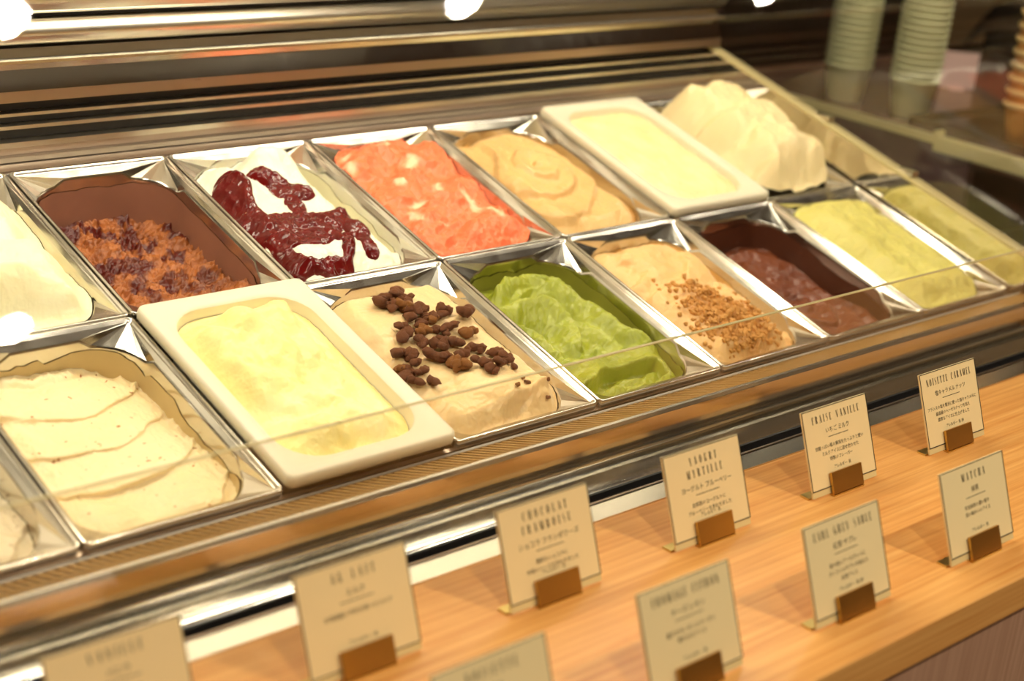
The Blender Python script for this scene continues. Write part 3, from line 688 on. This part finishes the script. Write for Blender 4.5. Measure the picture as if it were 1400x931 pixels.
# ------------------------------------------------------------------ flavour cards
T_, t_ = .20, .045
def R_(x0, y0, x1, y1): return [(x0, y0), (x1, y0), (x1, y1), (x0, y1)]
def D_(x0, y0, x1, y1, w): return [(x0 - w / 2, y0), (x0 + w / 2, y0), (x1 + w / 2, y1), (x1 - w / 2, y1)]
def A_(cx, cy, rx, ry, a0, a1, n=10, tx=T_, ty=t_):
    out = []
    for k in range(n):
        q = []
        for a, inn in ((a0 + (a1 - a0) * k / n, 0), (a0 + (a1 - a0) * (k + 1) / n, 0), (a0 + (a1 - a0) * (k + 1) / n, 1), (a0 + (a1 - a0) * k / n, 1)):
            a = math.radians(a); q.append((cx + (rx - tx * inn) * math.cos(a), cy + (ry - ty * inn) * math.sin(a)))
        out.append(q)
    return out
def stem(x, w=T_): return [R_(x, 0, x + w, 1), R_(x - .06, 0, x + w + .06, t_), R_(x - .06, 1 - t_, x + w + .06, 1)]
def thin(x): return [R_(x, 0, x + t_, 1), R_(x - .06, 0, x + t_ + .06, t_), R_(x - .06, 1 - t_, x + t_ + .06, 1)]
def armE(x1): return [R_(.2, 1 - t_, x1, 1), R_(x1 - t_, .78, x1, 1)]
GL = {
    'N': (.72, thin(.08) + thin(.58) + [D_(.14, 1, .57, 0, T_)]),
    'O': (.74, A_(.37, .5, .33, .51, 0, 360, 24)),
    'Q': (.74, A_(.37, .5, .33, .51, 0, 360, 24) + [D_(.4, .1, .62, -.15, .12)]),
    'C': (.68, A_(.37, .5, .33, .51, 55, 305, 20) + [R_(.54, .68, .60, .95)]),
    'G': (.74, A_(.37, .5, .33, .51, 55, 320, 20) + [R_(.5, 0, .66, .42), R_(.42, .4, .72, .44)]),
    'I': (.36, stem(.08)), 'E': (.62, stem(.06) + armE(.56) + [R_(.2, 0, .58, t_), R_(.54, 0, .58, .22), R_(.2, .48, .42, .48 + t_)]),
    'F': (.58, stem(.06) + armE(.54) + [R_(.2, .48, .42, .48 + t_)]),
    'L': (.58, stem(.06) + [R_(.2, 0, .56, t_), R_(.52, 0, .56, .25)]),
    'T': (.64, stem(.22) + [R_(.02, 1 - t_, .62, 1), R_(.02, .75, .06, 1), R_(.58, .75, .62, 1)]),
    'A': (.72, [D_(.40, 1, .60, 0, T_), D_(.36, 1, .10, 0, t_), R_(.18, .3, .52, .3 + t_), R_(.02, 0, .2, t_), R_(.46, 0, .72, t_)]),
    'V': (.70, [D_(.12, 1, .36, 0, T_), D_(.60, 1, .36, 0, t_), R_(0, 1 - t_, .26, 1), R_(.5, 1 - t_, .7, 1)]),
    'M': (.92, thin(.08) + stem(.66, T_) + [D_(.14, 1, .42, 0, T_), D_(.74, 1, .42, 0, t_)]),
    'R': (.70, stem(.06) + A_(.28, .74, .30, .27, -90, 90, 10) + [D_(.36, .48, .58, 0, T_ * .9)]),
    'B': (.66, stem(.06) + A_(.28, .75, .27, .26, -90, 90, 10) + A_(.28, .25, .32, .27, -90, 90, 10)),
    'S': (.56, A_(.28, .75, .22, .26, 40, 235, 12, .11) + A_(.28, .25, .24, .26, -140, 55, 12, .11) + [D_(.15, .66, .42, .34, T_)]),
    'Y': (.68, [R_(.25, 0, .45, .45), D_(.14, 1, .34, .42, T_), D_(.58, 1, .38, .42, t_), R_(.17, 0, .53, t_)]),
    'U': (.72, stem(.08)[:1] + [R_(.02, 1 - t_, .34, 1), R_(.58, .3, .58 + t_, 1), R_(.5, 1 - t_, .7, 1)] + A_(.35, .32, .27, .34, 180, 360, 10)),
    'H': (.74, stem(.06) + stem(.48) + [R_(.2, .48, .5, .48 + t_)]), ' ': (.5, []),
}
_font_cache = {}
def text_mesh(txt, size):
    key = (txt, size)
    if key in _font_cache: return _font_cache[key]
    cu = bpy.data.curves.new('txt', 'FONT'); cu.body = txt; cu.size = size; cu.align_x = 'CENTER'; cu.resolution_u = 1
    o = bpy.data.objects.new('txt', cu); COL.objects.link(o)
    bpy.context.view_layer.update(); dg = bpy.context.evaluated_depsgraph_get()
    me = bpy.data.meshes.new_from_object(o.evaluated_get(dg))
    v = [tuple(p.co) for p in me.vertices]; f = [tuple(p.vertices) for p in me.polygons]
    bpy.data.objects.remove(o); bpy.data.curves.remove(cu); bpy.data.meshes.remove(me)
    _font_cache[key] = (v, f); return v, f
def title_mesh(txt, size, width):
    g0 = sum(GL[c][0] for c in txt) * size * .66
    spacing = max(.12, min(.7, (width - g0) / (size * .66) / max(1, len(txt) - 1)))
    wtot = sum(GL[c][0] + spacing for c in txt) - spacing; x = -wtot / 2; vs = []; fs = []
    for c in txt:
        for q in GL[c][1]:
            b = len(vs); vs += [((x + px) * size * .66, py * size, 0) for px, py in q]; fs.append((b, b + 1, b + 2, b + 3))
        x += GL[c][0] + spacing
    return vs, fs
CT = math.radians(22)
CW, CH = .088, .0675
def card(u, y, lines, sub, body, foot, label, yaw=0.0):
    t = empty('flavour_card', (u, y, -.02), (0, 0, yaw)); tag(t, label, 'sign', 'flavour cards on the wooden counter')
    def tf(x, d, h): # d: towards the customer off the card face, h: along the card
        return (x, h * math.sin(CT) - d * math.cos(CT), .0022 + h * math.cos(CT) + d * math.sin(CT))
    def slab(name, x0, x1, d0, d1, h0, h1, m, parent=t):
        vs = [tf(x, d, h) for d in (d0, d1) for (x, h) in ((x0, h0), (x1, h0), (x1, h1), (x0, h1))]
        return mesh_obj(name, vs, [(0, 1, 2, 3), (7, 6, 5, 4), (0, 4, 5, 1), (1, 5, 6, 2), (2, 6, 7, 3), (3, 7, 4, 0)][::1], m, parent)
    hb = .0052
    slab('acrylic_strip', -CW / 2, CW / 2, -.0022, -.0004, 0, hb - .0002, M['sleeve'])
    c = slab('card', -CW / 2, CW / 2, -.0018, 0, hb, hb + CH, M['paper'])
    b = .0007
    for (x0, x1, h0, h1) in ((-CW / 2, CW / 2, hb, hb + b), (-CW / 2, CW / 2, hb + CH - b, hb + CH), (-CW / 2, -CW / 2 + b, hb + b, hb + CH - b), (CW / 2 - b, CW / 2, hb + b, hb + CH - b)):
        slab('border', x0, x1, .00005, .0003, h0, h1, M['ink'], c)
    vs = []; fs = []
    def put(mesh, cx, h0):
        b0 = len(vs); v, f = mesh
        for (x, yy, z) in v: vs.append(tf(cx + x, .0002, h0 + yy))
        fs.extend([tuple(b0 + i for i in q) for q in f])
    h = hb + CH - .0125
    for ln in lines:
        size = .0062
        wd = {6: .036, 8: .045, 9: .048, 14: .064, 15: .068, 16: .070}.get(len(ln), .04)
        put(title_mesh(ln, size, wd), 0, h); h -= .0098
    h += .0010
    put(text_mesh(sub, .0052), 0, h - .0010); h -= .0050
    wln = .0135; put(([(-wln, 0, 0), (wln, 0, 0), (wln, .0005, 0), (-wln, .0005, 0)], [(0, 1, 2, 3)]), 0, h); h -= .0085
    for ln in body:
        put(text_mesh(ln, .0039), 0, h); h -= .0056
    h -= .0008
    put(text_mesh(foot, .0036), 0, hb + .0142)
    mesh_obj('lettering', vs, fs, M['ink'], c)
    # brass clip: front plate, bent foot
    p = slab('clip_plate', -.0205, .0205, .0012, .0034, -.0012, .0172, M['brass'])
    vs2 = [(-.0205, -.0040, 0), (.0205, -.0040, 0), (.0205, .004, 0), (.043, .004, 0), (.043, .013, 0), (-.046, .013, 0), (-.046, .004, 0), (-.0205, .004, 0)]
    vsb = [(x, yy, .0016) for x, yy, z in vs2]
    n = 8
    mesh_obj('clip_foot', vs2 + vsb, [tuple(range(n))[::-1], tuple(range(n, 2 * n))] + [(i, (i + 1) % n, n + (i + 1) % n, n + i) for i in range(n)], M['brassfoot'], t)
    return t
Y1, Y2 = -.2085, -.3425
card(.594, Y1, ['NOISETTE CARAMEL'], '塩キャラメル ナッツ', ['フランスの塩を贅沢に使った塩キャラメルに', '最高級のヘーゼルナッツを加え', '濃厚なアイスに仕上げました'], 'アレルギー  乳 卵', 'cream card reading NOISETTE CARAMEL in a brass clip on the wooden counter')
card(.426, Y1, ['FRAISE VANILLE'], 'いちご ミルク', ['甘酸っぱい苺の果実をたっぷりと使い', 'ミルクアイスに混ぜ合わせた', '特製のフレーバー'], 'アレルギー  乳', 'cream card reading FRAISE VANILLE in a brass clip')
card(.258, Y1, ['YAOURT', 'MYRTILLE'], 'ヨーグルト ブルーベリー', ['自家製のヨーグルトに', 'ブルーベリーを合わせました'], 'アレルギー  乳', 'cream card reading YAOURT MYRTILLE in a brass clip')
card(.090, Y1, ['CHOCOLAT', 'FRAMBOISE'], 'ショコラ フランボワーズ', ['濃厚なショコラに', '木苺のソースを合わせました'], 'アレルギー  乳', 'cream card with a two-line French title above a Japanese one, next to YAOURT MYRTILLE')
card(-.078, Y1, ['AU LAIT'], 'ミルク', ['北海道産の牛乳を使ったミルク'], 'アレルギー  乳', 'blurred cream AU LAIT card with few lines, beside the two-line titled card')
card(-.246, Y1, ['VANILLE'], 'バニラ', ['香り高いバニラ'], 'アレルギー  乳', 'blurred cream card with a one-word title, next to the AU LAIT card by the rail')
card(.428, Y2, ['MATCHA'], '抹茶', ['宇治抹茶の濃い香り', '深い味わいのアイス'], 'アレルギー  乳', 'pale card reading MATCHA at the front edge of the counter')
card(.260, Y2, ['EARL GREY SABLE'], '紅茶 サブレ', ['香り高いアールグレイに', 'さくさくのサブレを加えた', '紅茶アイス'], 'アレルギー  乳 卵', 'pale card with a three word title beside the MATCHA card at the counter front edge')
card(.092, Y2, ['FROMAGE CITRON'], 'チーズ レモン', ['爽やかなレモンとチーズの', '軽やかなアイス'], 'アレルギー  乳', 'pale blurred card at the counter front edge, two cards along from MATCHA')
card(-.076, Y2, ['NOISETTE'], 'くるみ', ['香ばしいくるみ'], 'アレルギー  乳', 'pale card at the counter front edge, beside the blurred two-word card and farthest from MATCHA')

# ------------------------------------------------------------------ side counter with cups and cones behind the end glass
sc = tag(empty('side_counter', (1.7, .3, -.95)), 'brown side counter with pale edge beyond the end glass of the case', 'counter')
def spart(o): o.parent = sc; o.location = Vector((-1.7, -.3, .95)); return o
ZC = .06
spart(box('counter_top', 1.380, 2.9, -.1, .785, ZC - .03, ZC, M['topbrown']))
spart(box('counter_edge', 1.366, 1.380, .36, .785, ZC - .010, ZC + .001, M['pale']))
spart(box('thick_edge', 1.362, 1.380, -.1, .359, ZC - .020, ZC + .002, M['pale'], bevel=.002))
spart(box('edge_corner', 1.366, 1.386, .356, .364, ZC, ZC + .009, M['pale'], bevel=.002))
spart(box('side_panel', 1.372, 1.390, .30, .785, -.95, ZC - .0105, M['purple']))
spart(box('shelf_back', 1.86, 2.88, -.09, .77, -.95, ZC - .031, M['purple']))
spart(box('lower_shelf', 1.36, 1.859, -.09, .299, -.10, -.085, M['bronze']))
spart(box('lower_shelf', 1.36, 1.859, -.09, .299, -.30, -.285, M['bronze']))
spart(box('back_trim', 1.366, 2.9, .7855, .795, ZC - .03, ZC + .006, M['bronze']))
# paper cups
cup_prof = [(.024, 0), (.0262, .0005), (.0348, .0545), (.0370, .0552), (.0384, .0575), (.0376, .0598), (.0352, .0600), (.0342, .0570), (.0252, .003), (.0, .0028)]
cup_me = None
def cup_stack(x, y, n, where, grp):
    global cup_me
    for k in range(n):
        if cup_me is None:
            o = lathe('paper_cup', cup_prof, 40, M['cup']); cup_me = o.data
        else:
            o = bpy.data.objects.new('paper_cup', cup_me); COL.objects.link(o)
        o.location = (x, y, ZC + .0004 + k * .0098)
        if k == 0: tag(o, 'lowest pale green paper cup of the stack ' + where, 'cup', grp)
        elif k == n - 1: tag(o, 'topmost pale green paper cup of the stack ' + where, 'cup', grp)
        else: tag(o, 'pale green paper cup nested inside the stack ' + where, 'cup', grp)
cup_stack(1.430, .575, 17, 'standing farther from the pink card', 'cups in the stack away from the pink card')
cup_stack(1.444, .462, 14, 'in front of the pink card', 'cups in the stack by the pink card')
# pink card
pk = tag(empty('pink_card', (1.72, .56, ZC), (0, 0, math.radians(-38))), 'small pink card standing behind a stack of paper cups', 'card')
box('card', -.030, .030, -.001, .001, .001, .062, M['pink'], pk)
box('stand', -.012, .012, -.010, .010, 0, .001, M['pink'], pk)
# amber tray and cones
tr = tag(empty('cone_tray', (1.66, .38, ZC + .0005)), 'dark amber tray on the side counter under the wafer cones', 'tray')
box('tray_base', -.255, .35, -.28, .055, 0, .004, M['amber'], tr)
for a in ((-.255, -.249, -.28, .055), (.344, .35, -.28, .055), (-.249, .344, -.28, -.274), (-.249, .344, .049, .055)):
    box('tray_lip', *a, .004, .010, M['amber'], tr)
cone_prof = [(.016, 0), (.020, .0), (.031, .060), (.031, .062), (.0285, .062), (.0185, .004), (0, .004)]
cone_me = None; rim_me = None
for k in range(12):
    t = empty('wafer_cone', (1.436, .266, ZC + .0050 + k * .0185))
    lab = 'lowest wafer cone of the nested stack on the amber tray' if k == 0 else 'wafer cone nested in the stack on the amber tray'
    tag(t, lab, 'wafer cone', 'nested wafer cones')
    if cone_me is None:
        o = lathe('cone_body', cone_prof, 40, M['cone'], t); cone_me = o.data
        rp_ = [(.0312 + .0030 * math.cos(a), .058 + .0042 * math.sin(a)) for a in [2 * math.pi * q / 10 for q in range(11)]]
        o2 = lathe('cone_rim', rp_, 40, M['conerim'], t, cap=False); rim_me = o2.data
    else:
        for nm, me in (('cone_body', cone_me), ('cone_rim', rim_me)):
            o = bpy.data.objects.new(nm, me); COL.objects.link(o); o.parent = t
# dark covered appliance far behind
ap = tag(empty('appliance', (2.25, .60, ZC + .0005)), 'dark appliance half covered with a taupe cloth behind the cones', 'appliance')
box('housing', -.19, .22, -.12, .14, 0, .10, M['appliance'], ap, bevel=.02)
bm = bmesh.new(); bmesh.ops.create_grid(bm, x_segments=24, y_segments=18, size=.5)
for v in bm.verts:
    x, y = v.co.x * .46, v.co.y * .32
    v.co = Vector((x + .02, y, .108 + .05 * math.exp(-((x - .02) / .12) ** 2 - ((y) / .1) ** 2) - .05 * max(0, (abs(x) - .17) / .06) - .04 * max(0, (abs(y) - .115) / .05) + .004 * math.sin(x * 60 + y * 40)))
cl = bm_obj('cloth_cover', bm, M['cloth'], ap, True)
so = cl.modifiers.new('thickness', 'SOLIDIFY'); so.thickness = .003
